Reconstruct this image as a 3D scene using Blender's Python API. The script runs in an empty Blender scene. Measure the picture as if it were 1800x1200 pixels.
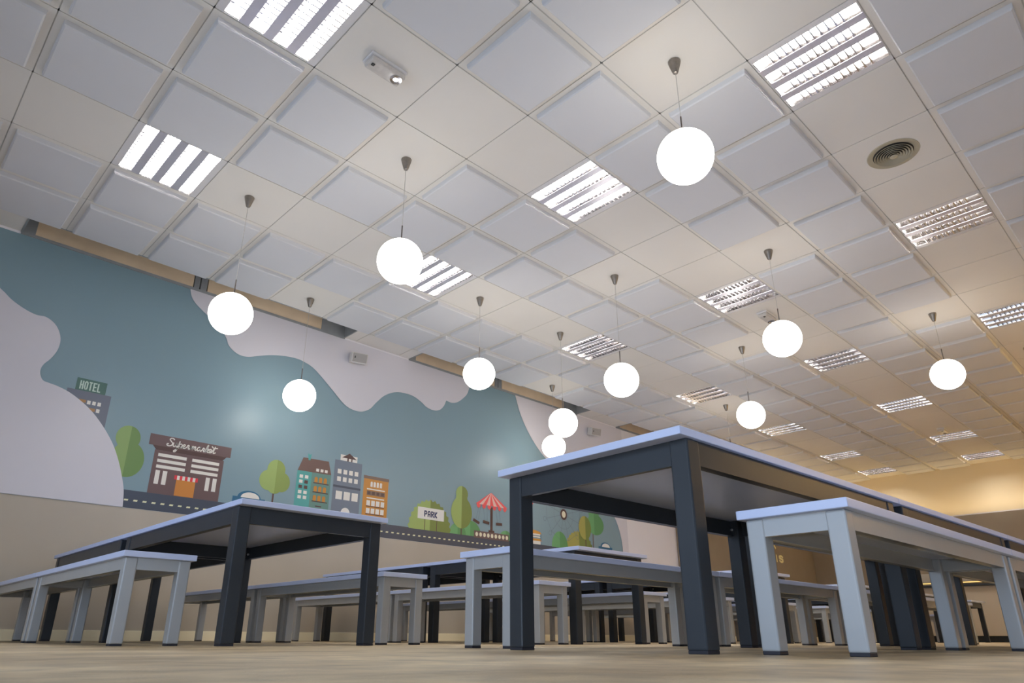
import bpy, bmesh, math, random
from mathutils import Vector, Matrix
random.seed(4)
SC = bpy.context.scene
COL = SC.collection

# ---------------------------------------------------------------- camera
CEIL = 3.18          # height of the tiled ceiling
WY = 6.2955          # plane of the mural wall
FX = 15.5            # plane of the far wall
GX, GY = 1.9647, 2.414   # a corner of the 0.6 m ceiling grid
YAW, PIT, ROLL = .7599, .3728, .0047
cam_d = bpy.data.cameras.new('camera')
cam = bpy.data.objects.new('camera', cam_d); COL.objects.link(cam)
f = Vector((math.sin(YAW)*math.cos(PIT), math.cos(YAW)*math.cos(PIT), math.sin(PIT)))
r0 = Vector((math.cos(YAW), -math.sin(YAW), 0)); u0 = r0.cross(f)
r = r0*math.cos(ROLL) + u0*math.sin(ROLL); u = -r0*math.sin(ROLL) + u0*math.cos(ROLL)
m = Matrix((r, u, -f)).transposed().to_4x4(); m.translation = (0, 0, .0374)
cam.matrix_world = m
cam_d.sensor_width = 36; cam_d.lens = 36*1202.3/1800
cam_d.shift_x = 27.8/1800; cam_d.shift_y = 50.2/1800
cam_d.clip_start = .01; cam_d.clip_end = 100
SC.camera = cam

# ---------------------------------------------------------------- light and exposure
TUBE = 85.0      # fluorescent tubes
GLOBE = 8.3      # opal globes
COVE = 9.0       # warm strip on the brown panelling
w = bpy.data.worlds.new('world'); SC.world = w; w.use_nodes = True
w.node_tree.nodes['Background'].inputs[0].default_value = (.9, .93, 1, 1)
w.node_tree.nodes['Background'].inputs[1].default_value = .0
def lamp(name, loc, size, size_y, watts, col, aim, spread=180):
    d = bpy.data.lights.new(name, 'AREA'); d.shape = 'RECTANGLE'; d.size = size; d.size_y = size_y; d.energy = watts; d.color = col; d.spread = math.radians(spread)
    o = bpy.data.objects.new(name, d); COL.objects.link(o); o.location = loc
    o.rotation_euler = Vector(aim).to_track_quat('-Z', 'Y').to_euler(); return o
DAY = (.60, .76, 1.)
lamp('unseen_window_daylight', (-1.78, 1.6, 1.1), 6.2, 2.0, 56, DAY, (1, 0, -.08), 125)          # unseen glazing behind the viewer, made low and near for bluish front light
lamp('added_side_window_light', (1.9, -3.73, 1.1), 5.6, 2.0, 28, DAY, (0, 1, -.08), 125)      # unseen glazing added to the right, to turn near faces bluish
pf = bpy.data.lights.new('camera_flash', 'POINT'); pf.energy = 36; pf.color = (.66, .80, 1.); pf.shadow_soft_size = .02   # the small bluish lamp of the camera standing on the floor
pfo = bpy.data.objects.new('camera_flash', pf); COL.objects.link(pfo); pfo.location = (-.03, -.03, .085)
AMB = (1., .72, .33)
lamp('cove_light_far', (FX-.24, 3.75, 2.235), 4.4, .06, 7.5, AMB, (0, .0001, 1)).rotation_euler.z = math.radians(90)
lamp('added_cove_left', (12.9, WY-.05, 2.235), 4.6, .05, 18, AMB, (0, .0001, 1))  # added over the lettering wall to help warm the far ceiling
lamp('added_cove_right', (12.2, -3.45, 2.235), 5.0, .06, 340, AMB, (0, .0001, 1))  # added out of view on the right, tints the far ceiling warm
vs = SC.view_settings
vs.view_transform = 'Standard'; vs.look = 'None'; vs.gamma = 1; vs.exposure = 0.13
SC.cycles.use_denoising = True
SC.cycles.max_bounces = 10; SC.cycles.diffuse_bounces = 6; SC.cycles.sample_clamp_indirect = 6
SC.cycles.caustics_reflective = False; SC.cycles.caustics_refractive = False

# ---------------------------------------------------------------- helpers
def srgb(r, g, b):
    c = lambda v: (v/255/12.92) if v/255 <= .04045 else ((v/255+.055)/1.055)**2.4
    return (c(r), c(g), c(b))

def mat(name, col, rough=.5, metal=0., emit=0., var=0., scale=8., bump=0., bscale=60., spec=.5, col2=None, coat=0.):
    m = bpy.data.materials.new(name); m.use_nodes = True
    nt = m.node_tree; b = nt.nodes['Principled BSDF']
    b.inputs['Base Color'].default_value = (*col, 1)
    b.inputs['Roughness'].default_value = rough
    b.inputs['Metallic'].default_value = metal
    b.inputs['Specular IOR Level'].default_value = spec
    if coat: b.inputs['Coat Weight'].default_value = coat; b.inputs['Coat Roughness'].default_value = .08
    if emit:
        b.inputs['Emission Color'].default_value = (*col, 1); b.inputs['Emission Strength'].default_value = emit
    if var or col2:
        tc = nt.nodes.new('ShaderNodeTexCoord'); n = nt.nodes.new('ShaderNodeTexNoise')
        n.inputs['Scale'].default_value = scale; n.inputs['Detail'].default_value = 5
        nt.links.new(tc.outputs['Object'], n.inputs['Vector'])
        mx = nt.nodes.new('ShaderNodeMix'); mx.data_type = 'RGBA'
        c2 = col2 or tuple(max(0, c*(1-var)) for c in col); c1 = col if col2 else tuple(c*(1+var*.5) for c in col)
        mx.inputs[6].default_value = (*c1, 1); mx.inputs[7].default_value = (*c2, 1)
        mr = nt.nodes.new('ShaderNodeMapRange'); mr.inputs[1].default_value = .35; mr.inputs[2].default_value = .65
        nt.links.new(n.outputs[0], mr.inputs[0]); nt.links.new(mr.outputs[0], mx.inputs[0])
        nt.links.new(mx.outputs[2], b.inputs['Base Color'])
    if bump:
        tc = nt.nodes.new('ShaderNodeTexCoord'); n = nt.nodes.new('ShaderNodeTexNoise'); n.inputs['Scale'].default_value = bscale
        bp = nt.nodes.new('ShaderNodeBump'); bp.inputs['Strength'].default_value = bump; bp.inputs['Distance'].default_value = .002
        nt.links.new(tc.outputs['Object'], n.inputs['Vector']); nt.links.new(n.outputs[0], bp.inputs['Height']); nt.links.new(bp.outputs[0], b.inputs['Normal'])
    return m

class MB:
    """collects faces, then links them as one mesh object"""
    def __init__(s): s.v = []; s.f = []; s.mi = []; s.k = 0; s.sm = []
    def mark(s, k): s.k = k; return s
    def add(s, vs, fs, smooth=False):
        n = len(s.v); s.v += [tuple(v) for v in vs]
        for q in fs: s.f.append([i+n for i in q]); s.mi.append(s.k); s.sm.append(smooth)
        return s
    def box(s, x0, x1, y0, y1, z0, z1, M=None, ch=0.):
        if ch <= 0:
            vs = [(x, y, z) for x in (x0, x1) for y in (y0, y1) for z in (z0, z1)]
            fs = [(0, 1, 3, 2), (4, 6, 7, 5), (0, 4, 5, 1), (2, 3, 7, 6), (0, 2, 6, 4), (1, 5, 7, 3)]
        else:
            bm = bmesh.new(); bmesh.ops.create_cube(bm, size=1)
            for v in bm.verts: v.co = Vector(((x0+x1)/2+v.co.x*(x1-x0), (y0+y1)/2+v.co.y*(y1-y0), (z0+z1)/2+v.co.z*(z1-z0)))
            bmesh.ops.bevel(bm, geom=bm.edges[:], offset=ch, segments=3, affect='EDGES', profile=.6)
            bm.verts.index_update()
            vs = [v.co[:] for v in bm.verts]; fs = [[v.index for v in q.verts] for q in bm.faces]; bm.free()
        if M is not None: vs = [M @ Vector(v) for v in vs]
        return s.add(vs, fs)
    def lathe(s, prof, cx=0, cy=0, n=24, cap=True, axis='z', o=(0, 0, 0)):
        vs = []
        for rr, z in prof:
            for i in range(n):
                a = 2*math.pi*i/n; p = (rr*math.cos(a), rr*math.sin(a), z)
                if axis == 'y': p = (p[0], p[2], p[1])
                if axis == 'x': p = (p[2], p[0], p[1])
                vs.append((p[0]+cx+o[0], p[1]+cy+o[1], p[2]+o[2]))
        fs = [(k*n+i, k*n+(i+1) % n, (k+1)*n+(i+1) % n, (k+1)*n+i) for k in range(len(prof)-1) for i in range(n)]
        if cap: fs += [list(range(n))[::-1], [(len(prof)-1)*n+i for i in range(n)]]
        return s.add(vs, fs, True)
    def build(s, name, mats, parent=None, loc=None):
        me = bpy.data.meshes.new(name); me.from_pydata(s.v, [], s.f)
        for mm in (mats if isinstance(mats, (list, tuple)) else [mats]): me.materials.append(mm)
        me.polygons.foreach_set('material_index', s.mi); me.polygons.foreach_set('use_smooth', s.sm)
        bm = bmesh.new(); bm.from_mesh(me); bmesh.ops.recalc_face_normals(bm, faces=bm.faces[:]); bm.to_mesh(me); bm.free()
        o = bpy.data.objects.new(name, me); COL.objects.link(o)
        if any(s.sm):
            try: me.set_sharp_from_angle(angle=math.radians(40))
            except Exception: pass
        if parent: o.parent = parent
        if loc: o.location = loc
        return o

def tag(o, label=None, cat=None, group=None, kind=None):
    if label: o['label'] = label
    if cat: o['category'] = cat
    if group: o['group'] = group
    if kind: o['kind'] = kind
    return o

def empty(name, loc, rz=0):
    o = bpy.data.objects.new(name, None); COL.objects.link(o); o.location = loc; o.rotation_euler = (0, 0, rz)
    o.empty_display_size = .1
    return o

def copy_tree(o, parent=None):
    c = o.copy(); COL.objects.link(c)
    if parent: c.parent = parent
    for ch in list(o.children): copy_tree(ch, c)
    return c

# ---------------------------------------------------------------- materials
M = {}
M['tile'] = mat('ceiling tile', (.75, .715, .66), .9, var=.03, scale=1.2, bump=.15, bscale=250)
M['panel'] = mat('ceiling raised panel', (.655, .655, .67), .85, var=.03, scale=1.1, bump=.15, bscale=250)
M['grid'] = mat('ceiling grid', (.52, .51, .48), .6)
M['white_wall'] = mat('white wall paint', (.79, .77, .80), .65, bump=.1, bscale=120)
M['beige'] = mat('beige wall paint', (.48, .425, .345), .6, var=.04, scale=2, bump=.12, bscale=120)
M['cream'] = mat('cream wall paint', (.70, .60, .42), .7, bump=.1)
M['brown'] = mat('brown wall panel', (.27, .215, .15), .55, var=.05, scale=3, bump=.1)
M['skirt'] = mat('cream baseboard', (.93, .84, .60), .45)
M['metal_white'] = mat('white enamel', (.70, .68, .68), .35)
M['metal_lilac'] = mat('grey lamp spine', (.62, .60, .66), .30, metal=.35)
M['alu'] = mat('louver aluminium', (.54, .53, .54), .15, metal=1.)
M['tube'] = mat('fluorescent tube', (1., .955, .93), .4, emit=TUBE)
M['globe'] = mat('opal globe', (1., .955, .88), .3, emit=GLOBE)
M['nickel'] = mat('brushed nickel', (.30, .27, .24), .38, metal=1., var=.15, scale=40)
M['cord'] = mat('pale cable', (.50, .47, .43), .5)
M['rod'] = mat('dark rod', (.14, .12, .11), .4, metal=.8)
M['top'] = mat('pale laminate top', (.53, .60, .82), .33, var=.02, scale=4)
M['top_edge'] = M['top']
M['dark'] = mat('charcoal lacquer', (.038, .043, .050), .30, var=.08, scale=5, spec=.16)
M['silver'] = mat('silver grey lacquer', (.36, .37, .375), .24, var=.04, scale=5, coat=.15)
M['rubber'] = mat('black rubber foot', (.012, .012, .02), .6)
M['steel'] = mat('steel bolt', (.6, .6, .6), .3, metal=1)
M['board'] = mat('bare wooden board', (.80, .62, .42), .7, var=.10, scale=3)
M['zinc'] = mat('grey sheet metal', (.30, .31, .31), .5, var=.1, scale=6)
M['speaker'] = mat('off white speaker shell', (.62, .60, .57), .45)
M['grille'] = mat('grey speaker grille', (.36, .34, .32), .7, bump=.5, bscale=400)
M['black'] = mat('black plastic', (.02, .02, .02), .4)
M['clear'] = mat('milky emergency lens', (.62, .58, .54), .15, var=.08, scale=30)
M['vent'] = mat('cream vent enamel', (.44, .39, .28), .6)
M['duct'] = mat('dark duct', (.05, .045, .04), .8)
M['amber'] = mat('amber strip light', (1., .66, .22), .5, emit=1.1)
M['cove'] = mat('warm cove tube', (1., .66, .30), .5, emit=COVE)
M['yellow'] = mat('pale yellow lettering', (.90, .80, .40), .5)

def floor_mat():
    m = bpy.data.materials.new('worn beige vinyl floor'); m.use_nodes = True; nt = m.node_tree; b = nt.nodes['Principled BSDF']
    tc = nt.nodes.new('ShaderNodeTexCoord')
    def noise(sc, det, mapsc):
        mp = nt.nodes.new('ShaderNodeMapping'); mp.inputs['Scale'].default_value = mapsc
        n = nt.nodes.new('ShaderNodeTexNoise'); n.inputs['Scale'].default_value = sc; n.inputs['Detail'].default_value = det
        nt.links.new(tc.outputs['Object'], mp.inputs[0]); nt.links.new(mp.outputs[0], n.inputs['Vector']); return n
    n1 = noise(1.7, 6, (1, 1.6, 1)); n2 = noise(13, 7, (1, 1, 1)); n3 = noise(150, 3, (1, 1, 1))
    ramp = nt.nodes.new('ShaderNodeValToRGB'); ramp.color_ramp.elements[0].position = .36; ramp.color_ramp.elements[1].position = .64
    ramp.color_ramp.elements[0].color = (.34, .25, .135, 1); ramp.color_ramp.elements[1].color = (.66, .53, .33, 1)
    nt.links.new(n1.outputs[0], ramp.inputs[0])
    mx = nt.nodes.new('ShaderNodeMix'); mx.data_type = 'RGBA'; mx.blend_type = 'MULTIPLY'; mx.inputs[0].default_value = .65
    r2 = nt.nodes.new('ShaderNodeValToRGB'); r2.color_ramp.elements[0].position = .3; r2.color_ramp.elements[1].position = .62
    r2.color_ramp.elements[0].color = (.55, .55, .6, 1); r2.color_ramp.elements[1].color = (1.1, 1.08, 1.05, 1)
    nt.links.new(n2.outputs[0], r2.inputs[0]); nt.links.new(ramp.outputs[0], mx.inputs[6]); nt.links.new(r2.outputs[0], mx.inputs[7])
    nt.links.new(mx.outputs[2], b.inputs['Base Color'])
    b.inputs['Roughness'].default_value = .42; b.inputs['Specular IOR Level'].default_value = .35
    bp = nt.nodes.new('ShaderNodeBump'); bp.inputs['Strength'].default_value = .35; bp.inputs['Distance'].default_value = .003
    nt.links.new(n3.outputs[0], bp.inputs['Height']); nt.links.new(bp.outputs[0], b.inputs['Normal'])
    return m
M['floor'] = floor_mat()

# ---------------------------------------------------------------- room shell
X0, Y0 = -1.65, -3.6
def structure(o, label): return tag(o, label, kind='structure')
structure(MB().box(X0, FX, Y0, WY, -.12, 0).build('floor', M['floor']), 'worn beige vinyl floor of the dining hall')

# mural wall: cream-white paint above a beige dado, brown panelling towards the far end
o = MB()
o.mark(0).box(X0, FX, WY, WY+.15, 1.035, CEIL)
o.mark(0).box(X0, .50, WY, WY+.15, CEIL, CEIL+.25).box(3.62, 4.52, WY, WY+.15, CEIL, CEIL+.25).box(7.66, 8.62, WY, WY+.15, CEIL, CEIL+.25).box(11.7, FX, WY, WY+.15, CEIL, CEIL+.25)
o.mark(0).box(.50, 3.62, WY+.05, WY+.15, CEIL, CEIL+.25).box(4.52, 7.66, WY+.05, WY+.15, CEIL, CEIL+.25).box(8.62, 11.7, WY+.05, WY+.15, CEIL, CEIL+.25)
o.mark(1).box(X0, FX, WY, WY+.15, 0, 1.035)
structure(o.build('wall_left', [M['white_wall'], M['beige']]), 'long white wall with a beige lower band behind the benches')
structure(MB().box(FX, FX+.15, 1.2, WY+.15, 0, CEIL+.25).mark(1).box(FX, FX+.15, Y0, 1.2, 0, CEIL+.25).build('wall_far', [M['cream'], M['brown']]), 'cream end wall above the brown panelling')  # unseen stretch made brown to dull its reflection in the table rail
structure(MB().box(X0-.15, -1., Y0-.15, Y0, 0, CEIL+.25).box(4.8, 6.2, Y0-.15, Y0, 0, CEIL+.25).mark(1).box(6.2, FX+.15, Y0-.15, Y0, 0, CEIL+.25).mark(0).box(-1., 4.8, Y0-.15, Y0, 2.15, CEIL+.25).box(-1., 4.8, Y0-.15, Y0, 0, .05).build('wall_right', [M['white_wall'], M['brown']]), 'white side wall opposite the mural')  # far part, out of view, made brown to dim warm reflections
f2 = MB().box(-1., 4.8, Y0-.1, Y0-.04, .05, .11).box(-1., 4.8, Y0-.1, Y0-.04, 2.09, 2.15)
for k in range(5): xx = -1.+(5.8-.06)*k/4; f2.box(xx, xx+.06, Y0-.1, Y0-.04, .05, 2.15)
structure(f2.build('added_window_2', M['metal_white']), 'white frame of the added unseen glazing in the side wall')
structure(MB().box(6.2, FX-.3, Y0, Y0+.25, 0, 2.2).build('trim_3', M['brown']), 'brown panelling on the side wall')
wy0, wy1, wz0, wz1 = -1.6, 4.8, .05, 2.15
structure(MB().box(X0-.15, X0, Y0-.15, wy0, 0, CEIL+.25).box(X0-.15, X0, wy1, WY+.15, 0, CEIL+.25).box(X0-.15, X0, wy0, wy1, 0, wz0).box(X0-.15, X0, wy0, wy1, wz1, CEIL+.25).build('wall_back', M['white_wall']), 'white wall with a wide window behind the viewer')
fr = MB().box(X0-.1, X0-.04, wy0, wy1, wz0, wz0+.06).box(X0-.1, X0-.04, wy0, wy1, wz1-.06, wz1)
for k in range(5): yy = wy0+(wy1-wy0-.06)*k/4; fr.box(X0-.1, X0-.04, yy, yy+.06, wz0, wz1)
structure(fr.build('window_1', M['metal_white']), 'white frame of the unseen wide window')
structure(MB().box(X0, 10.1, WY-.014, WY, 0, .078, ch=.003).build('baseboard_left', M['skirt']), 'cream baseboard along the beige wall')
structure(MB().box(10.1, FX-.3, WY-.114, WY-.1, 0, .078, ch=.003).build('baseboard_corner', M['skirt']), 'cream baseboard under the brown panelling beside the mural')
structure(MB().box(FX-.314, FX-.3, Y0+.25, WY-.114, 0, .078, ch=.003).build('baseboard_far', M['skirt']), 'cream baseboard at the end wall')
p = MB().box(10.1, FX-.3, WY-.1, WY, 0, 2.2, ch=.004)
structure(p.build('trim_1', M['brown']), 'brown wall panelling beyond the mural, with pale lettering')
p = MB().box(FX-.3, FX, Y0, WY, 0, 2.2, ch=.004)
structure(p.build('trim_2', M['brown']), 'brown panelling across the end wall')

# ---- ceiling: flat tiles, hanging raised panels and openings for the lamps
LAMPS = [(-2, 3), (2, 3), (6, 3), (10, 3), (14, 3), (18, 3), (21, 3), (-2, 0), (2, 0), (6, 0), (10, 0), (14, 0), (18, 0), (21, 0),
         (2, -3), (6, -3), (10, -3), (14, -3), (18, -3), (2, -6), (8, -6)]
PEND = [(1.5, -1.5, 2.502), (.5, 1.5, 2.358), (-.5, 3.5, 2.19), (1.5, 5.5, 2.16), (3.5, 3.5, 2.372), (4.5, 1.5, 2.145), (5.5, 3.5, 2.142),
        (7.5, 5.5, 2.338), (5.5, -.5, 2.345), (8.5, 1.5, 2.358), (9.5, -1.5, 2.508), (11.5, 3.5, 2.40)]
flat = {(math.floor(a), math.floor(b)) for a, b, z in PEND}
A0, A1, B0, B1 = -6, 22, -10, 5
o = MB(); g = .0035
for a in range(A0, A1+1):
    for b in range(B0, B1+1):
        x0 = GX+.6*a; x1 = x0+.6; y0 = GY+.6*b; y1 = y0+.6
        if (a, b) in LAMPS: continue
        fl = b in (0, 3, -3, -6, -9) or (a, b) in flat
        x1 = min(x1, FX)
        jz = random.uniform(-.0012, .0012)
        o.mark(0).box(x0+g, x1-g, y0+g, y1-g, CEIL+jz, CEIL+.012)
        if not fl:
            i = .040; d = .036; s_ = .012
            q0 = [(x0+i, y0+i), (x1-i, y0+i), (x1-i, y1-i), (x0+i, y1-i)]
            q1 = [(x0+i+.004, y0+i+.004), (x1-i-.004, y0+i+.004), (x1-i-.004, y1-i-.004), (x0+i+.004, y1-i-.004)]
            q2 = [(x0+i+s_, y0+i+s_), (x1-i-s_, y0+i+s_), (x1-i-s_, y1-i-s_), (x0+i+s_, y1-i-s_)]
            vs_ = [(x, y, CEIL+jz) for x, y in q0] + [(x, y, CEIL-d+.007) for x, y in q1] + [(x, y, CEIL-d) for x, y in q2]
            fs_ = [(k, (k+1) % 4, 4+(k+1) % 4, 4+k) for k in range(4)] + [(4+k, 4+(k+1) % 4, 8+(k+1) % 4, 8+k) for k in range(4)] + [(8, 9, 10, 11)]
            o.mark(1).add(vs_, fs_)
# border strip along the mural wall, left open where the slots are
SLOTS = [(.50, 3.62), (4.52, 7.66), (8.62, 11.70)]
yb = GY+.6*6
for a in range(A0, A1+1):
    x0 = GX+.6*a; x1 = min(x0+.6, FX)
    cuts = [(x0, x1)]
    for s0, s1 in SLOTS:
        nc = []
        for c0, c1 in cuts:
            if s1 <= c0 or s0 >= c1: nc.append((c0, c1)); continue
            if c0 < s0: nc.append((c0, s0))
            if c1 > s1: nc.append((s1, c1))
        cuts = nc
    for c0, c1 in cuts:
        if c1-c0 > .02: o.mark(0).box(c0+g, c1-g, yb+g, WY, CEIL, CEIL+.012)
# grid bars seen in the joints (held back above the tile faces), skipping the lamp openings
for a in range(A0, A1+2):
    x = GX+.6*a
    if x < FX-.02: o.mark(2).box(x-.012, x+.012, GY+.6*B0, yb, CEIL+.004, CEIL+.03)
for b in range(B0, B1+2):
    y = GY+.6*b
    o.mark(2).box(GX+.6*A0, FX, y-.012, y+.012, CEIL+.004, CEIL+.03)
# plenum lid and outer margins
o.mark(0).box(X0, GX+.6*A0, Y0, WY, CEIL, CEIL+.012).box(GX+.6*A0, FX, Y0, GY+.6*B0, CEIL, CEIL+.012)
o.mark(2).box(X0, FX, Y0, WY+.15, CEIL+.25, CEIL+.30)
structure(o.build('ceiling', [M['tile'], M['panel'], M['grid']]), 'suspended ceiling of flat warm tiles and hanging bluish square panels')

# ---- open slots along the wall
slot_labels = ['open ceiling slot with bare wooden boards above the painted hotel, nearest of the three',
               'open ceiling slot with wooden board above the cloud between the two wall speakers',
               'open ceiling slot beyond the farther wall speaker, partly behind the big table']
for (s0, s1), lb in zip(SLOTS, slot_labels):
    e = empty('ceiling_slot', (s0, WY, CEIL)); tag(e, lb, 'ceiling slot', 'open ceiling slots along the mural wall')
    L = s1-s0
    MB().box(.10, L*.455, -.004, .045, -.02, .20).build('wooden_board', M['board'], e)
    MB().box(L*.50, L-.30, -.004, .045, -.02, .20).build('wooden_board', M['board'], e)
    for q0, q1 in ((L*.458, L*.474), (L*.478, L*.497), (.0, .10), (L-.298, L)): MB().box(q0, q1, -.006, .045, -.02, .20).build('metal_bracket', M['zinc'], e)
    MB().box(0, L, -.012, -.002, -.022, .004).build('edge_trim', M['zinc'], e)
    MB().box(-.004, .01, yb-WY, .0, -.004, .2).box(L-.01, L+.004, yb-WY, 0., -.004, .2).build('end_plate', M['zinc'], e)
    MB().box(0, L, yb-WY-.01, 0., .2, .21).box(0, L, yb-WY-.012, yb-WY, .0, .2).build('top_plate', M['zinc'], e)

# ---- wall speakers
for i, (x, lb) in enumerate([(3.75, 'small off-white wall speaker at the ceiling between the first two slots'),
                             (7.93, 'small off-white wall speaker high on the wall beyond the second slot')]):
    e = empty('wall_speaker', (x, WY, 2.94)); e.scale = (.72, .72, .72); tag(e, lb, 'speaker', 'wall speakers under the ceiling')
    Rm = Matrix.Translation((.02, -.13, 0)) @ Matrix.Rotation(math.radians(-14), 4, 'Z') @ Matrix.Rotation(math.radians(14), 4, 'X')
    MB().box(-.125, .125, -.075, .075, -.08, .08, Rm, ch=.012).build('cabinet', M['speaker'], e)
    gr = MB().box(-.112, .112, -.081, -.074, -.068, .068, Rm, ch=.002).build('grille', M['grille'], e)
    MB().box(-.085, -.07, -.084, -.08, -.012, .022, Rm).build('badge', M['black'], e)
    MB().box(-.03, .03, -.012, 0, -.06, .12).box(-.012, .012, -.08, -.01, .07, .09).box(-.03, .0, -.1, -.07, .05, .11, ch=.003).box(-.05, -.03, -.06, -.01, -.03, .03).build('bracket', M['speaker'], e)

# ---- recessed louvre lamps
def make_lamp():
    e = empty('ceiling_lamp', (0, 0, CEIL))
    fr = MB()
    q = .2965
    tw = .085; gp = .055; n = 4; tot = n*tw+(n-1)*gp; bx = (2*q-tot)/2; ly = .293
    fr.box(-q, q, ly, q, 0., .085).box(-q, q, -q, -ly, 0., .085).box(-q, -q+bx, -ly, ly, 0., .085).box(q-bx, q, -ly, ly, 0., .085)
    fr.box(-q, q, -q, q, .085, .09)
    fr.build('frame', M['metal_white'], e)
    xs = [-tot/2+tw/2+k*(tw+gp) for k in range(n)]
    sp = MB()
    for k in range(3): c = xs[k]+(tw+gp)/2; sp.box(c-gp/2, c+gp/2, -ly, ly, -.002, .06)
    sp.build('spine', M['metal_lilac'], e)
    for c in xs:
        tb = MB().lathe([(.0135, -.28), (.0135, .28)], n=10, axis='y', o=(c, 0, .043)); tb.build('tube', M['tube'], e)
        rf = MB(); prof = [(-tw/2, 0.), (-tw/2+.006, .028), (-tw/2+.02, .055), (0, .068), (tw/2-.02, .055), (tw/2-.006, .028), (tw/2, 0.)]
        vs_ = [(c+x, y, z) for y in (-ly, ly) for x, z in prof]; k = len(prof)
        rf.add(vs_, [(i, i+1, k+i+1, k+i) for i in range(k-1)], True)
        # concave cross blades
        nb = 11
        for j in range(nb):
            y = -.20+j*.40/(nb-1)
            h0 = [(c-tw/2, y-.004, .0), (c+tw/2, y-.004, .0), (c+tw/2, y+.004, .0), (c-tw/2, y+.004, .0),
                  (c-tw/2+.01, y-.0008, .028), (c+tw/2-.01, y-.0008, .028), (c+tw/2-.01, y+.0008, .028), (c-tw/2+.01, y+.0008, .028)]
            rf.add(h0, [(0, 1, 2, 3), (0, 1, 5, 4), (2, 3, 7, 6), (1, 2, 6, 5), (3, 0, 4, 7), (4, 5, 6, 7)])
        rf.build('louver', M['alu'], e)
    return e
lamp0 = make_lamp()
ROWN = {3: 'the row nearest the mural', 0: 'the middle row', -3: 'the right-hand row', -6: 'the row along the right wall'}
ORD = ['nearest', 'second', 'third', 'fourth', 'fifth', 'sixth', 'seventh']
cnt = {}
first = True
for a, b in LAMPS:
    e = lamp0 if first else copy_tree(lamp0); first = False
    e.location = (GX+.6*(a+.5), GY+.6*(b+.5), CEIL)
    k = cnt.get(b, 0); cnt[b] = k+1
    tag(e, 'square four-tube louvered ceiling lamp, %s one in %s' % (ORD[k], ROWN[b]), 'ceiling lamp', 'recessed louvered ceiling lamps')

# ---- globe pendants
def make_pendant(drop):
    e = empty('globe_pendant', (0, 0, CEIL))
    MB().lathe([(.036, 0), (.0365, -.004), (.0335, -.02), (.0175, -.078), (.014, -.086), (.004, -.09)], n=28).build('ceiling_cup', M['nickel'], e)
    MB().lathe([(.0018, -.085), (.0018, -drop+.27)], n=8).build('cable', M['cord'], e)
    MB().lathe([(.0045, -drop+.275), (.0045, -drop+.165), (.016, -drop+.163), (.018, -drop+.142)], n=12).build('rod', M['rod'], e)
    R_ = .152; pr = []
    for i in range(1, 28):
        t = math.pi*i/28; pr.append((R_*math.sin(t), -drop+R_*math.cos(t)))
    MB().lathe(pr, n=48).build('globe', M['globe'], e)
    return e
PL = ['largest glowing globe pendant, nearest the viewer, between two right-hand ceiling lamps',
      'glowing globe pendant overlapping the corner of a louvered ceiling lamp of the mural-side row',
      'glowing globe pendant hanging nearest to the left, in front of the wooden ceiling slot',
      'glowing globe pendant hanging low by the mural, above the street of painted houses',
      'glowing globe pendant hanging in front of the second ceiling slot',
      'glowing globe pendant hanging low just above the near edge of the big table',
      'glowing globe pendant in front of the second slot end, upper of the overlapping pair',
      'glowing globe pendant just above the big table edge, lower of the overlapping pair',
      'glowing globe pendant that half hides the far emergency light',
      'glowing globe pendant hanging beside a far ceiling lamp of the mural-side row',
      'oval-looking glowing globe pendant farthest to the right',
      'globe pendant whose globe is hidden behind the big table top']
for (a, b, z), lb in zip(PEND, PL):
    e = make_pendant(CEIL-z); e.location = (GX+.6*a, GY+.6*b, CEIL)
    tag(e, lb, 'pendant lamp', 'opal globe pendants')

# ---- emergency lights, round vents
def emergency(a, b, lb):
    e = empty('emergency_light', (GX+.6*a, GY+.6*b, CEIL)); tag(e, lb, 'emergency light', 'emergency lights on the ceiling')
    MB().box(-.125, .125, -.055, .055, -.02, 0, ch=.008).build('base', M['metal_white'], e)
    MB().box(-.118, .118, -.048, .048, -.055, -.018, ch=.018).build('lens', M['clear'], e)
    MB().lathe([(.034, -.054), (.036, -.058), (.020, -.060), (.018, -.056)], n=24, o=(.075, -.005, 0)).build('reflector_ring', M['alu'], e)
    MB().box(-.10, -.08, -.02, .0, -.06, -.052, ch=.003).build('test_button', M['black'], e)
emergency(-.5, .5, 'oblong milky emergency light near the first middle lamp')
emergency(7.5, .5, 'oblong emergency light half hidden behind a globe pendant')
emergency(17.5, .5, 'small dark-looking emergency light just before a far lamp in the warm end')
def vent(a, b, lb):
    e = empty('round_vent', (GX+.6*a, GY+.6*b, CEIL)); tag(e, lb, 'air vent', 'round ceiling vents')
    e.scale = (.84, .84, .84)
    MB().lathe([(.145, -.001), (.19, -.006), (.195, -.001), (.19, .0)], n=48, cap=False).build('outer_ring', M['vent'], e)
    MB().lathe([(.150, -.002), (.002, -.002)], n=48, cap=False).build('duct', M['duct'], e)
    mb = MB()
    for k, rr in enumerate([.142, .122, .102, .082, .062, .042]):
        mb.lathe([(rr, -.016-.0015*k), (rr-.013, -.004-.0015*k), (rr-.015, -.005-.0015*k), (rr-.002, -.018-.0015*k), (rr, -.016-.0015*k)], n=48, cap=False)
    mb.lathe([(.03, -.03), (.024, -.034), (.001, -.036)], n=32, cap=False)
    mb.build('cone_ring', M['vent'], e)
vent(4.5, -2.5, 'round cream ceiling vent with concentric rings between two right-hand lamps')
vent(12.5, -2.5, 'round ceiling vent at the right edge of the view, farther of the two')

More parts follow.
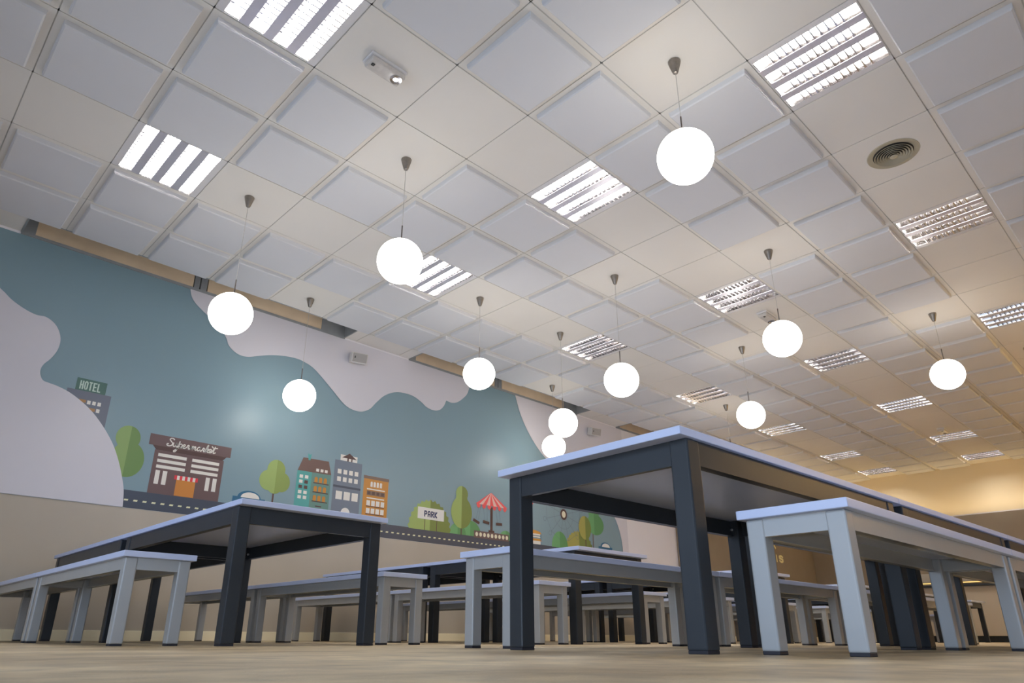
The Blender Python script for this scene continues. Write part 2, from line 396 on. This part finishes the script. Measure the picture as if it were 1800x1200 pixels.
# ---------------------------------------------------------------- the mural
PC = {}
def pm(name, rgb, k=1.28):
    c = tuple(min(.95, v*k) for v in srgb(*rgb)); PC[name] = mat('print '+name, c, .38, spec=.5); return PC[name]
for nm, rgb in dict(sky=(116, 140, 149), white=(191, 189, 195), road=(58, 66, 80), dash=(205, 205, 170), hotel=(92, 98, 112), hotelsign=(62, 96, 88), hoteltext=(170, 190, 180),
                    orangewin=(150, 112, 70), pane=(208, 204, 196), leaf=(124, 150, 90), leafd=(98, 128, 72), brown=(94, 74, 74), browndk=(70, 48, 46), red=(200, 52, 62),
                    door=(182, 118, 52), trunk=(86, 66, 60), lime=(138, 158, 92), limed=(122, 140, 74), teal=(72, 146, 142), teald=(88, 124, 116), roof=(96, 72, 66), greyb=(98, 108, 122),
                    orange=(174, 118, 46), oroof=(104, 84, 74), olive=(128, 142, 82), olived=(106, 120, 62), sign=(205, 203, 198), ink=(38, 48, 84), green=(96, 150, 100), greend=(82, 132, 84),
                    coral=(208, 82, 84), pinkw=(206, 170, 160), lampw=(206, 200, 176), navy=(38, 92, 122), wheel=(96, 108, 116), kiosk=(190, 136, 62), gold=(150, 146, 78)).items(): pm(nm, rgb)
NAMES = list(PC.keys())
class Print(MB):
    """flat printed shapes on the wall plane; L is the print layer"""
    def __init__(s): super().__init__(); s.used = []; s.q = 0
    def c(s, n):
        if n not in s.used: s.used.append(n)
        s.k = s.used.index(n); return s
    def poly(s, n, pts, L=2):
        s.c(n); s.q += 1; return s.add([(x, WY-.0008*L-1.5e-5*s.q, z) for x, z in pts], [list(range(len(pts)))])
    def rect(s, n, x0, z0, x1, z1, L=2): return s.poly(n, [(x0, z0), (x1, z0), (x1, z1), (x0, z1)], L)
    def disc(s, n, cx, cz, rx, rz=None, L=2, a0=0, a1=360, k=40):
        rz = rz or rx
        return s.poly(n, [(cx+rx*math.cos(math.radians(a0+(a1-a0)*i/k)), cz+rz*math.sin(math.radians(a0+(a1-a0)*i/k))) for i in range(k+(0 if a1-a0 == 360 else 1))], L)
    def line(s, n, pts, wd, L=3, closed=False):
        """one ribbon with mitred corners"""
        s.c(n); s.q += 1
        q = [pts[0]]
        for p in pts[1:]:
            if math.hypot(p[0]-q[-1][0], p[1]-q[-1][1]) > 1e-4: q.append(p)
        pts = q; k = len(pts); out = []
        if not closed and k > 1:   # square ends
            def ext(a, b): d = math.hypot(a[0]-b[0], a[1]-b[1]); return (a[0]+(a[0]-b[0])/d*wd*.4, a[1]+(a[1]-b[1])/d*wd*.4)
            e0, e1 = ext(pts[0], pts[1]), ext(pts[-1], pts[-2]); pts = [e0]+pts[1:-1]+[e1]
        for i in range(k):
            a = pts[i-1] if (i > 0 or closed) else pts[i]; b = pts[(i+1) % k] if (i < k-1 or closed) else pts[i]; p = pts[i]
            d1 = Vector((p[0]-a[0], p[1]-a[1])); d2 = Vector((b[0]-p[0], b[1]-p[1]))
            if d1.length < 1e-6: d1 = d2
            if d2.length < 1e-6: d2 = d1
            d1.normalize(); d2.normalize(); n1 = Vector((-d1.y, d1.x)); n2 = Vector((-d2.y, d2.x)); mm = n1+n2
            if mm.length < .3: mm = n1.copy()
            else: mm = mm/mm.length*min(1/max(.3, mm.normalized().dot(n1)), 1.8)
            out.append((p[0]+mm.x*wd/2, p[1]+mm.y*wd/2)); out.append((p[0]-mm.x*wd/2, p[1]-mm.y*wd/2))
        m_ = k if closed else k-1; y = WY-.0008*L-1.5e-5*s.q
        return s.add([(x, y, z) for x, z in out], [(2*i, 2*i+1, 2*((i+1) % k)+1, 2*((i+1) % k)) for i in range(m_)])
    def done(s, name, parent, label=None):
        o = s.build(name, [PC[n] for n in s.used], parent)
        if label: o['label'] = label
        return o
GLY = {  # strokes on a 1 wide x 2 high cell
 'H': [[(0, 0), (0, 2)], [(1, 0), (1, 2)], [(0, 1), (1, 1)]],
 'O': [[(.3, 0), (0, .3), (0, 1.7), (.3, 2), (.7, 2), (1, 1.7), (1, .3), (.7, 0), (.3, 0)]],
 'T': [[(.5, 0), (.5, 2)], [(0, 2), (1, 2)]],
 'E': [[(1, 0), (0, 0), (0, 2), (1, 2)], [(0, 1), (.85, 1)]],
 'L': [[(0, 2), (0, 0), (.9, 0)]],
 'P': [[(0, 0), (0, 2), (.7, 2), (1, 1.75), (1, 1.15), (.7, .9), (0, .9)]],
 'A': [[(0, 0), (0, 1.6), (.3, 2), (.7, 2), (1, 1.6), (1, 0)], [(0, .8), (1, .8)]],
 'R': [[(0, 0), (0, 2), (.7, 2), (1, 1.75), (1, 1.25), (.7, 1), (0, 1)], [(.5, 1), (1, 0)]],
 'K': [[(0, 0), (0, 2)], [(1, 2), (.1, .95), (1, 0)]],
 'N': [[(0, 0), (0, 2), (1, 0), (1, 2)]],
 'D': [[(0, 0), (0, 2), (.65, 2), (1, 1.65), (1, .35), (.65, 0), (0, 0)]],
 'I': [[(.5, 0), (.5, 2)]],
 'S': [[(1, 1.65), (.7, 2), (.3, 2), (0, 1.7), (0, 1.3), (1, .75), (1, .3), (.7, 0), (.3, 0), (0, .35)]],
}
def word(P, n, text, x0, z0, x1, h, wd, L, gap=.4):
    k = len(text); cw = (x1-x0-wd)/(k+(k-1)*gap); x = x0+wd/2
    for ch in text:
        for st in GLY[ch]: P.line(n, [(x+px*cw, z0+wd/2+pz/2*(h-wd)) for px, pz in st], wd, L)
        x += cw*(1+gap)

def smooth(pts, n=5):
    out = []
    for i in range(len(pts)-1):
        p0 = pts[max(0, i-1)]; p1 = pts[i]; p2 = pts[i+1]; p3 = pts[min(len(pts)-1, i+2)]
        for k in range(n):
            t = k/n
            out.append(tuple(.5*((2*p1[j])+(-p0[j]+p2[j])*t+(2*p0[j]-5*p1[j]+4*p2[j]-p3[j])*t*t+(-p0[j]+3*p1[j]-3*p2[j]+p3[j])*t**3) for j in (0, 1)))
    out.append(pts[-1]); return out

mural = Print()
mural.rect('sky', X0+.01, 1.036, 8.62, CEIL-.022, 1)
mural = mural.build('wall_mural', [PC['sky']])
tag(mural, 'wide blue wall mural of a cartoon town street with white clouds', 'mural')

def clip_side(pts):  # drop repeated points
    o_ = [pts[0]]
    for q in pts[1:]:
        if math.hypot(q[0]-o_[-1][0], q[1]-o_[-1][1]) > 1e-4: o_.append(q)
    return o_
cl = smooth([(-.2, 3.05), (.20, 2.80), (.474, 2.635), (.567, 2.566), (.672, 2.515), (.755, 2.493), (.821, 2.497), (.882, 2.470), (.929, 2.421), (.963, 2.345), (.967, 2.269), (.953, 2.205),
             (.927, 2.146), (.895, 2.095), (.883, 2.050), (.890, 2.003), (.917, 1.961), (.96, 1.95), (1.023, 1.939), (1.111, 1.911), (1.204, 1.862), (1.305, 1.791), (1.395, 1.703), (1.472, 1.611),
             (1.534, 1.520), (1.59, 1.41), (1.638, 1.29), (1.675, 1.172), (1.692, 1.037)], 4)
P_ = Print(); P_.poly('white', clip_side(cl+[(X0+.01, 1.037), (X0+.01, 3.05)]), 9); P_.done('painted_cloud', mural, 'big round white cloud at the left end')
ct = smooth([(1.90, 3.158), (1.924, 3.085), (1.969, 3.030), (2.032, 2.985), (2.159, 2.905), (2.26, 2.83), (2.315, 2.765), (2.349, 2.70), (2.414, 2.652), (2.485, 2.632), (2.563, 2.640), (2.657, 2.677), (2.795, 2.726), (2.938, 2.757),
             (3.067, 2.768), (3.156, 2.757), (3.274, 2.717), (3.398, 2.631), (3.525, 2.532), (3.650, 2.432), (3.729, 2.385), (3.828, 2.364), (3.926, 2.375), (4.022, 2.430), (4.091, 2.514), (4.187, 2.617),
             (4.289, 2.683), (4.394, 2.719), (4.504, 2.729), (4.617, 2.721), (4.734, 2.677), (4.823, 2.628), (4.941, 2.618), (5.029, 2.650), (5.087, 2.715), (5.118, 2.789)], 4)
ct2 = smooth([(5.118, 2.789), (5.208, 2.780), (5.300, 2.810), (5.394, 2.884), (5.472, 2.981), (5.52, 3.158)], 4)
P_ = Print(); P_.poly('white', clip_side(ct+ct2[1:]), 9); P_.done('painted_cloud', mural, 'long white cloud hanging from the ceiling line')
cr = smooth([(6.34, 3.158), (6.413, 2.964), (6.504, 2.800), (6.615, 2.652), (6.763, 2.501), (6.954, 2.36), (7.3, 2.20), (7.8, 2.03), (8.2, 1.88), (8.407, 1.765), (8.508, 1.625), (8.572, 1.454), (8.60, 1.3), (8.614, 1.037)], 5)
P_ = Print(); P_.poly('white', clip_side(cr+[(8.75, 1.037), (8.75, 3.158)]), 9); P_.done('painted_cloud', mural, 'white cloud closing the right end of the mural')
P_ = Print(); P_.rect('road', 1.4, 1.037, 8.61, 1.183, 2)
x = 1.69
while x < 8.55: P_.poly('dash', [(x, 1.094), (x+.032, 1.094), (x+.036, 1.108), (x+.004, 1.108)], 3); x += .0735
P_.done('painted_road', mural, 'dark road with pale dashes')
# hotel
P_ = Print(); P_.rect('hotel', 1.098, 1.60, 1.432, 1.946, 3); P_.rect('hotelsign', 1.153, 1.946, 1.382, 2.052, 3)
word(P_, 'hoteltext', 'HOTEL', 1.180, 1.957, 1.342, .076, .0105, 4, .85)
for xx in (1.262, 1.301, 1.341): P_.rect('pane', xx, 1.840, xx+.026, 1.872, 4)
P_.rect('pane', 1.341, 1.782, 1.367, 1.814, 4); P_.rect('orangewin', 1.20, 1.848, 1.252, 1.872, 4); P_.rect('orangewin', 1.28, 1.786, 1.332, 1.812, 4)
P_.done('painted_hotel', mural, 'grey hotel half behind the white cloud')

def tree(n1, n2, blobs, cx, trunk=None, lb=None, L=3):
    """flat tree: left half one tone, right half darker"""
    P = Print()
    if trunk: P.rect('trunk', trunk[0]-.009, trunk[1], trunk[0]+.009, trunk[2], L)
    for i, (x, z, rx, rz) in enumerate(blobs):
        P.disc(n1, x, z, rx, rz, L+1)
    for i, (x, z, rx, rz) in enumerate(blobs):
        if x+rx <= cx+.004: continue
        t0 = math.acos(max(-1, min(1, (cx-x)/rx)))
        ts = [-t0+2*t0*j/30 for j in range(31 if t0 < 3.14 else 30)]
        P.poly(n2, [(x+rx*math.cos(t), z+rz*math.sin(t)) for t in ts], L+2)
    P.done('painted_tree', mural, lb)
tree('leaf', 'leafd', [(1.628, 1.622, .098, .105), (1.655, 1.44, .132, .155)], 1.642, None, 'green tree between hotel and supermarket')
tree('lime', 'limed', [(3.003, 1.565, .094, .10), (2.935, 1.455, .095, .10), (3.07, 1.452, .09, .098), (3.003, 1.40, .075, .07)], 3.006, (3.0, 1.18, 1.36), 'lime clover-shaped tree beside the supermarket')
# supermarket
P_ = Print(); P_.rect('brown', 1.859, 1.183, 2.476, 1.563, 3); P_.rect('brown', 1.800, 1.600, 2.531, 1.698, 3)
P_.poly('browndk', [(1.834, 1.600), (2.495, 1.600), (2.462, 1.563), (1.866, 1.563)], 4)
for z0 in (1.508, 1.457, 1.406): P_.rect('pane', 1.893, z0, 2.139, z0+.028, 4); P_.rect('pane', 2.189, z0, 2.436, z0+.028, 4)
for xx in (1.896, 1.958, 2.336, 2.399): P_.rect('pane', xx, 1.266, xx+.037, 1.386, 4)
P_.rect('door', 2.081, 1.187, 2.249, 1.335, 4)
for k in range(9):
    xa = 2.061+k*(.206/9); P_.rect('red' if k % 2 == 0 else 'pane', xa, 1.327, xa+.206/9, 1.364, 5)
SM = [  # running script, lower case letters one unit high
 [(.95, 1.75), (.75, 1.98), (.4, 1.95), (.28, 1.6), (.55, 1.2), (.82, .8), (.75, .25), (.35, 0), (.02, .15), (0, .45), (.2, .5)],
 [(.98, .95), (1.0, .3), (1.18, .05), (1.4, .3), (1.52, .95), (1.5, .3), (1.62, .05), (1.85, .45)],
 [(1.95, 1.5), (1.85, .2), (1.72, -.85), (1.45, -1.25), (1.35, -1.0), (1.7, -.5), (2.0, .0), (2.4, .25), (2.45, .75), (2.2, .98), (1.98, .6), (2.1, .1), (2.45, .1)],
 [(2.45, .1), (2.85, .5), (2.95, .85), (2.78, .98), (2.6, .6), (2.68, .12), (3.0, .05), (3.3, .45)],
 [(3.3, .45), (3.42, .95), (3.62, .85), (3.55, .3), (3.7, .05), (3.95, .4)],
 [(3.95, .1), (4.02, .95), (4.0, .1), (4.2, .85), (4.38, .85), (4.36, .1), (4.55, .85), (4.75, .85), (4.72, .25), (4.85, .05), (5.05, .3)],
 [(5.6, .85), (5.3, .98), (5.08, .5), (5.25, .05), (5.5, .3), (5.62, .9), (5.6, .25), (5.75, .05), (5.95, .4)],
 [(5.95, .4), (6.08, .95), (6.28, .85), (6.2, .3), (6.32, .05), (6.5, .3)],
 [(6.5, .1), (6.72, 1.7), (6.85, 1.85), (6.8, 1.4), (6.6, .1)], [(6.66, .45), (6.95, .95), (7.05, .7), (6.75, .5), (6.95, .1), (7.15, .1)],
 [(7.12, .35), (7.45, .5), (7.52, .85), (7.32, .98), (7.14, .6), (7.24, .1), (7.62, .2)],
 [(7.62, .2), (8.1, 1.75), (7.92, .4), (8.05, .05), (8.3, .3)], [(7.5, 1.75), (7.85, 1.42), (8.5, 1.5)]]
for st in SM: P_.line('pane', [(1.948+px*.0522+.004*pz, 1.613+pz*.036) for px, pz in smooth(st, 5)], .0098, 6)
P_.done('painted_supermarket', mural, 'brown supermarket with striped awning and script lettering')
# cars
def car(x, z, lb):
    P = Print(); P.disc('navy', x, z, .115, .068, 3, 0, 180); P.disc('pane', x+.01, z, .092, .054, 4, 0, 180)
    P.rect('navy', x-.16, z-.05, x+.16, z+.004, 3); P.disc('road', x-.09, z-.055, .03, .03, 5); P.disc('road', x+.09, z-.055, .03, .03, 5); P.done('painted_car', mural, lb)
car(2.765, 1.255, 'small blue car behind the left table corner'); car(8.19, 1.268, 'small car near the right end of the road')
# teal house
P_ = Print(); P_.rect('teal', 3.226, 1.183, 3.39, 1.603, 3); P_.rect('teald', 3.39, 1.183, 3.612, 1.607, 3)
P_.poly('roof', [(3.228, 1.602), (3.612, 1.607), (3.571, 1.745), (3.278, 1.741)], 4)
P_.poly('teal', [(3.325, 1.790), (3.345, 1.778), (3.365, 1.790), (3.356, 1.722), (3.335, 1.722)], 5)
for r_, z0 in enumerate((1.530, 1.478, 1.425, 1.373, 1.322)):
    for c_, xx in enumerate((3.256, 3.315)):
        P_.rect('browndk' if (r_, c_) in ((1, 1), (2, 0), (2, 1)) else 'pane', xx, z0, xx+.038, z0+.033, 5)
for xx in (3.433, 3.484, 3.533): P_.rect('pane', xx, 1.62, xx+.033, 1.65, 5)
for z0 in (1.508, 1.415, 1.322):
    for xx in (3.425, 3.477, 3.531): P_.rect('orange', xx, z0, xx+.036, z0+.04, 5); P_.disc('orange', xx+.018, z0+.04, .018, .016, 5, 0, 180)
    P_.rect('browndk', 3.415, z0-.012, 3.592, z0-.002, 5)
P_.rect('browndk', 3.46, 1.262, 3.53, 1.274, 5)
P_.done('painted_house', mural, 'teal town house with brown roof')
# grey house
P_ = Print(); P_.rect('greyb', 3.643, 1.183, 3.979, 1.785, 3); P_.rect('road', 3.645, 1.496, 3.979, 1.518, 4)
P_.rect('pane', 3.705, 1.787, 3.913, 1.850, 3); P_.poly('browndk', [(3.722, 1.818), (3.906, 1.817), (3.812, 1.874)], 4); P_.rect('browndk', 3.788, 1.785, 3.806, 1.822, 4); P_.rect('browndk', 3.836, 1.785, 3.852, 1.822, 4)
for z0 in (1.642, 1.562):
    for xx in (3.684, 3.754, 3.823, 3.892): P_.rect('pane', xx, z0, xx+.045, z0+.048, 5)
for xx in (3.683, 3.779, 3.876): P_.rect('pane', xx, 1.373, xx+.076, 1.459, 5)
P_.disc('pane', 3.814, 1.235, .055, .06, 5, 0, 180)
P_.done('painted_house', mural, 'grey town house with a little pavilion on top')
# orange house
P_ = Print(); P_.rect('orange', 4.015, 1.183, 4.336, 1.644, 3); P_.rect('oroof', 4.010, 1.642, 4.342, 1.675, 4)
for xx in (4.101, 4.141, 4.181, 4.222): P_.rect('pane', xx, 1.560, xx+.028, 1.605, 5); P_.disc('pane', xx+.014, 1.605, .014, .012, 5, 0, 180)
P_.rect('pane', 4.059, 1.526, 4.293, 1.539, 5); P_.rect('pane', 4.063, 1.430, 4.290, 1.443, 5); P_.rect('oroof', 4.061, 1.466, 4.296, 1.515, 4)
for xx in (4.070, 4.128, 4.186, 4.246): P_.rect('browndk', xx, 1.475, xx+.036, 1.508, 5)
for z0 in (1.355, 1.272):
    for xx in (4.065, 4.126, 4.187, 4.248): P_.rect('pane', xx, z0, xx+.046, z0+.056, 5)
    P_.rect('browndk', 4.061, z0-.012, 4.296, z0-.004, 4)
P_.done('painted_house', mural, 'orange town house with rows of white windows')
# park bush and sign
def bushy(n1, n2, cx, z0, rx, rz, lb, teeth=15, L=3):
    P = Print(); pts = []; pr = []
    N = teeth*2
    for i in range(N+1):
        t = math.pi*i/N; k = 1.0 if i % 2 else .93; pts.append((cx+rx*k*math.cos(t), z0+rz*k*math.sin(t)))
    P.poly(n1, pts, L); pr = [q for q in pts if q[0] >= cx]+[(cx, z0)]
    P.poly(n2, pr, L+1); P.done('painted_bush', mural, lb)
bushy('lime', 'olived', 4.94, 1.176, .318, .355, 'round hedge with a serrated edge behind the park sign')
P_ = Print(); P_.rect('sign', 4.758, 1.298, 5.144, 1.430, 6); P_.rect('trunk', 4.859, 1.176, 4.868, 1.298, 6); P_.rect('trunk', 5.035, 1.176, 5.044, 1.298, 6)
word(P_, 'ink', 'PARK', 4.850, 1.324, 5.042, .072, .0145, 7, .75); P_.done('painted_sign', mural, 'white park signboard on two posts')
tree('lime', 'olived', [(5.415, 1.665, .095, .092), (5.412, 1.60, .092, .09), (5.415, 1.44, .165, .19), (5.413, 1.30, .09, .05)], 5.415, (5.415, 1.176, 1.27), 'tall two-lobed tree between park sign and carousel', L=5)
for cx, rr, lb in [(5.36, .13, 'dark green bush at the foot of the tall tree'), (5.56, .18, 'green bush beside the carousel platform'), (6.16, .12, 'green bush behind the right side of the carousel')]:
    P_ = Print(); P_.disc('green', cx, 1.178, rr, rr*1.0, 3, 0, 180); P_.poly('greend', [(cx+rr*math.cos(t), 1.178+rr*math.sin(t)) for t in [math.pi/2*i/12 for i in range(13)]]+[(cx, 1.178)], 4); P_.done('painted_bush', mural, lb)
# carousel
P_ = Print(); P_.rect('browndk', 5.890, 1.25, 5.930, 1.56, 5); P_.rect('brown', 5.62, 1.165, 6.21, 1.250, 5); P_.rect('browndk', 5.86, 1.25, 5.96, 1.275, 5)
for k in range(9): P_.disc('lampw', 5.664+k*.064, 1.209, .022, .026, 7, k=14)
nst = 9
for k in range(nst):
    xa = 5.640+(6.187-5.640)*k/nst; xb = 5.640+(6.187-5.640)*(k+1)/nst
    P_.poly('coral' if k % 2 == 0 else 'pinkw', [(xa, 1.578), (xb, 1.578), (5.905, 1.742), (5.895, 1.742)], 6)
for k in range(6):
    cx = 5.69+k*.09; P_.poly('coral', [(cx-.032, 1.578), (cx+.032, 1.578), (cx+.03, 1.55), (cx, 1.525), (cx-.03, 1.55)], 6)
for xt, xb_, zb in ((5.70, 5.640, 1.35), (5.77, 5.80, 1.37), (5.83, 5.84, 1.37), (5.98, 6.02, 1.37), (6.05, 6.06, 1.37), (5.73, 5.68, 1.35)): P_.line('wheel', [(xt, 1.56), (xb_, zb)], .004, 4)
for cx, cz, an in ((5.655, 1.36, -.35), (5.82, 1.365, -.12), (6.04, 1.365, .05)):
    P_.line('browndk', [(cx-.04*math.cos(an), cz-.04*math.sin(an)), (cx+.04*math.cos(an), cz+.04*math.sin(an))], .034, 6)
P_.done('painted_carousel', mural, 'red and white chair carousel')
# balloon, wheel, kiosk
P_ = Print(); P_.disc('coral', 6.61, 1.79, .095, .10, 4); P_.poly('coral', [(6.53, 1.745), (6.69, 1.745), (6.645, 1.66), (6.578, 1.66)], 4); P_.poly('pinkw', [(6.59, 1.745), (6.63, 1.745), (6.625, 1.66), (6.595, 1.66)], 5)
P_.rect('sign', 6.585, 1.638, 6.642, 1.655, 4); P_.rect('browndk', 6.588, 1.612, 6.638, 1.638, 4); P_.done('painted_balloon', mural, 'small red hot-air balloon')
P_ = Print(); wx, wz = 7.285, 1.635
P_.disc('browndk', wx, wz, .070, .076, 5); P_.disc('lampw', wx, wz, .040, .046, 6)
for rr in (.088, .20): P_.line('wheel', [(wx+rr*math.cos(t), wz+rr*math.sin(t)) for t in [2*math.pi*i/40 for i in range(40)]], .003, 4, True)
for k in range(12):
    t = 2*math.pi*k/12+.25; P_.line('wheel', [(wx+.085*math.cos(t), wz+.085*math.sin(t)), (wx+.37*math.cos(t), wz+.37*math.sin(t))], .004, 4)
    cx, cz = wx+.40*math.cos(t), wz+.40*math.sin(t)
    if cz > 1.25: P_.line('wheel', [(cx+.03*math.cos(q), cz+.03*math.sin(q)) for q in [2*math.pi*i/10 for i in range(10)]], .004, 4, True)
P_.line('wheel', [(wx+.36*math.cos(t), wz+.36*math.sin(t)) for t in [2*math.pi*i/12+.25 for i in range(12)]], .004, 4, True)
P_.done('painted_ferris_wheel', mural, 'thin-lined Ferris wheel with a dark hub')
P_ = Print(); P_.poly('kiosk', [(6.42, 1.318), (6.825, 1.318), (6.80, 1.345), (6.72, 1.362), (6.55, 1.362), (6.44, 1.345)], 4); P_.rect('pane', 6.44, 1.27, 6.80, 1.318, 4)
P_.rect('navy', 6.44, 1.288, 6.81, 1.296, 5); P_.poly('kiosk', [(6.42, 1.225), (6.83, 1.225), (6.81, 1.255), (6.44, 1.255)], 4); P_.rect('pane', 6.44, 1.183, 6.815, 1.225, 4); P_.rect('navy', 6.805, 1.183, 6.815, 1.32, 5)
P_.done('painted_kiosk', mural, 'small orange-roofed kiosk')
P_ = Print(); P_.disc('green', 7.19, 1.178, .165, .215, 4, 0, 180); P_.poly('greend', [(7.19+.165*math.cos(t), 1.178+.215*math.sin(t)) for t in [math.pi/2*i/12 for i in range(13)]]+[(7.19, 1.178)], 5); P_.done('painted_bush', mural, 'smooth green bush below the Ferris wheel')
bushy('gold', 'olived', 7.60, 1.176, .30, .27, 'serrated olive hedge under the right trees', 14, 4)
tree('green', 'greend', [(7.95, 1.74, .12, .13), (7.98, 1.57, .19, .15)], 7.95, (7.915, 1.18, 1.46), 'green two-lobed tree near the right end', L=3)
tree('gold', 'olived', [(7.735, 1.50, .135, .165)], 7.745, (7.745, 1.18, 1.36), 'olive egg-shaped tree before the green one', L=6)

# lettering on the brown panelling (only its visible end)
pl = Print(); y_s = WY-.1
class Ltr(Print): pass
def wall_word(text, x0, z0, x1, h, lb):
    P = Print(); word(P, 'dash', text, x0, z0, x1, h, .042, 1, .35)
    P.v = [(x, y-.1, z) for x, y, z in P.v]
    o = P.build('wall_lettering', [M['yellow']]); tag(o, lb, 'lettering', 'pale yellow lettering on the brown wall')
wall_word('NDER', 12.75, 1.68, 13.50, .16, 'pale yellow letters NDER on the brown wall, upper line')
wall_word('ERIS', 13.00, 1.43, 13.75, .15, 'pale yellow letters ERIS on the brown wall, lower line')

# ---------------------------------------------------------------- warm far end
for nm_, x0, x1, y0, y1, lb in (('far', FX-.29, FX-.19, 1.5, 6.0, 'warm cove lamp trough lying on top of the end panelling'),
                                ('right', 9.6, 14.8, Y0+.1, Y0+.2, 'added warm cove lamp trough on the unseen side panelling'), ('left', 10.6, 15.2, WY-.095, WY-.01, 'added warm cove lamp trough above the lettering wall')):
    e = empty('cove_lamp', ((x0+x1)/2, (y0+y1)/2, 2.2)); tag(e, lb, 'cove lamp', 'cove lamps on the brown panelling'); hx, hy = (x1-x0)/2, (y1-y0)/2
    MB().box(-hx, hx, -hy, hy, 0, .02).build('housing', M['metal_white'], e)
e = empty('serving_counter', (14.7, 3.0, 0)); tag(e, 'low beige serving counter with an amber light line before the end wall', 'counter')
MB().box(-.3, .3, -1.4, 1.7, .10, .90, ch=.01).build('body', M['beige'], e)
MB().box(-.26, .3, -1.36, 1.66, 0, .10).build('plinth', M['dark'], e)
MB().box(-.36, .32, -1.45, 1.75, .90, .935, ch=.005).build('worktop', M['dark'], e)
MB().box(.02, .30, -1.4, 1.7, 1.0, 1.16, ch=.01).build('hood', M['beige'], e)
MB().box(.04, .10, -1.35, 1.65, .985, .999).build('light_strip', M['amber'], e)
MB().box(.0, .02, -1.4, -1.36, .93, 1.16).box(.0, .02, 1.66, 1.7, .93, 1.16).build('hood_post', M['dark'], e)

# ---------------------------------------------------------------- tables and benches
def frame_unit(name, L, Wd, H, leg, apr, top, frame_m, over, overy, bolts):
    """origin at the corner (0,0) of the top; length along +x"""
    e = empty(name, (0, 0, 0)); th = .024
    MB().box(0, L, 0, Wd, H-th, H, ch=.003).build('tabletop' if name == 'dining_table' else 'seat', top, e)
    a = MB(); i = over; j = overy; t = .018; z1 = H-th; z0 = z1-apr
    a.box(i+leg*.6, L-i-leg*.6, j+.004, j+.004+t, z0, z1).box(i+leg*.6, L-i-leg*.6, Wd-j-.004-t, Wd-j-.004, z0, z1)
    a.box(i+.004, i+.004+t, j+leg*.6, Wd-j-leg*.6, z0, z1).box(L-i-.004-t, L-i-.004, j+leg*.6, Wd-j-leg*.6, z0, z1)
    a.box(i+leg, L-i-leg, j+.006, j+.034, z0, z0+.004).box(i+leg, L-i-leg, Wd-j-.034, Wd-j-.006, z0, z0+.004)   # inward lips of the rails
    a.build('apron', frame_m, e)
    for sx in (0, 1):
        for sy in (0, 1):
            x0 = i if sx == 0 else L-i-leg; y0 = j if sy == 0 else Wd-j-leg
            lg = MB().box(x0, x0+leg, y0, y0+leg, .008, z1, ch=.006).build('leg', frame_m, e)
            MB().box(x0+.0015, x0+leg-.0015, y0+.0015, y0+leg-.0015, 0, .009, ch=.002).build('foot', M['rubber'], lg)
            if bolts:
                bx = x0+leg if sx == 0 else x0; by = y0+leg*.5
                s_ = 1 if sx == 0 else -1
                MB().lathe([(.007, 0), (.007, s_*.006), (.004, s_*.009)], n=10, axis='x', o=(bx, by, z0+.03)).build('bolt', M['steel'], lg)
    return e
TL, TW, TH = 1.573, .757, .5885
BL, BW, BH = 1.495, .292, .3585
tb0 = frame_unit('dining_table', TL, TW, TH, .060, .072, M['top'], M['dark'], .045, .010, True)
bn0 = frame_unit('bench', BL, BW, BH, .048, .047, M['top'], M['silver'], .018, .016, False)
used = {'t': False, 'b': False}
def place(kind, x, y, rz, lb):
    src = tb0 if kind == 't' else bn0
    if used[kind]: e = copy_tree(src)
    else: e = src; used[kind] = True
    e.location = (x, y, 0); e.rotation_euler = (0, 0, rz)
    if kind == 't': tag(e, lb, 'table', 'charcoal-framed dining tables')
    else: tag(e, lb, 'bench', 'silver-grey framed benches')
def run(kind, x, y, deg, n, labels, gap=.004):
    L = TL if kind == 't' else BL; a = math.radians(deg)
    for k in range(n): place(kind, x+math.cos(a)*k*(L+gap), y+math.sin(a)*k*(L+gap), a, labels[k])
def run_y(kind, x, y, n, labels, gap=.004):
    """length along +y; x is the low-x side of the top"""
    L, Wd = (TL, TW) if kind == 't' else (BL, BW)
    for k in range(n): place(kind, x+Wd, y+k*(L+gap), math.pi/2, labels[k])
# near row, running away to the right
run('t', 1.622, .9695, -2.1, 3, ['big charcoal-legged table nearest the viewer, seen from below', 'second table end to end with the big near table, behind the near bench', 'third table in the near row, farthest to the right'])
run('b', 1.749, .612, -1.2, 3, ['nearest grey bench, in front of the big table', 'second bench in line with the nearest grey bench', 'third bench in line with the nearest grey bench, at the right edge'])
run('b', 1.852, 1.868, -.6, 4, ['grey bench behind the near leg of the big table, on its mural side', 'second bench in line behind the big table', 'third bench in line behind the big table', 'fourth and farthest bench in line behind the big table'])
# rows that run to the mural wall
ORDW = ['leftmost', 'second', 'third', 'fourth', 'fifth', 'farthest']
for k in range(6):
    x = (1.228, 3.475, 5.70, 7.95, 10.20, 12.45)[k]; y = (2.863, 2.885, 2.87, 2.87, 2.87, 2.87)[k]
    nm = '%s row to the mural wall' % ORDW[k]
    run_y('t', x, y, 2, ['near charcoal-legged table of the %s' % nm, 'wall-end charcoal-legged table of the %s' % nm])
    lx = (.862, 3.115, 5.33, 7.58, 9.83, 12.08)[k]; ly = (3.06, 2.90, 3.0, 3.04, 3.0, 3.02)[k]
    run_y('b', lx, ly, 2, ['near grey bench on the left side of the %s' % nm, 'wall-end grey bench on the left side of the %s' % nm])
    rx = (2.14, 4.40, 6.60, 8.86, 11.1, 13.36)[k]; ry = (3.10, 3.05, 3.02, 3.05, 3.0, 3.02)[k]
    if k < 5: run_y('b', rx, ry, 2, ['near grey bench on the right side of the %s' % nm, 'wall-end grey bench on the right side of the %s' % nm])
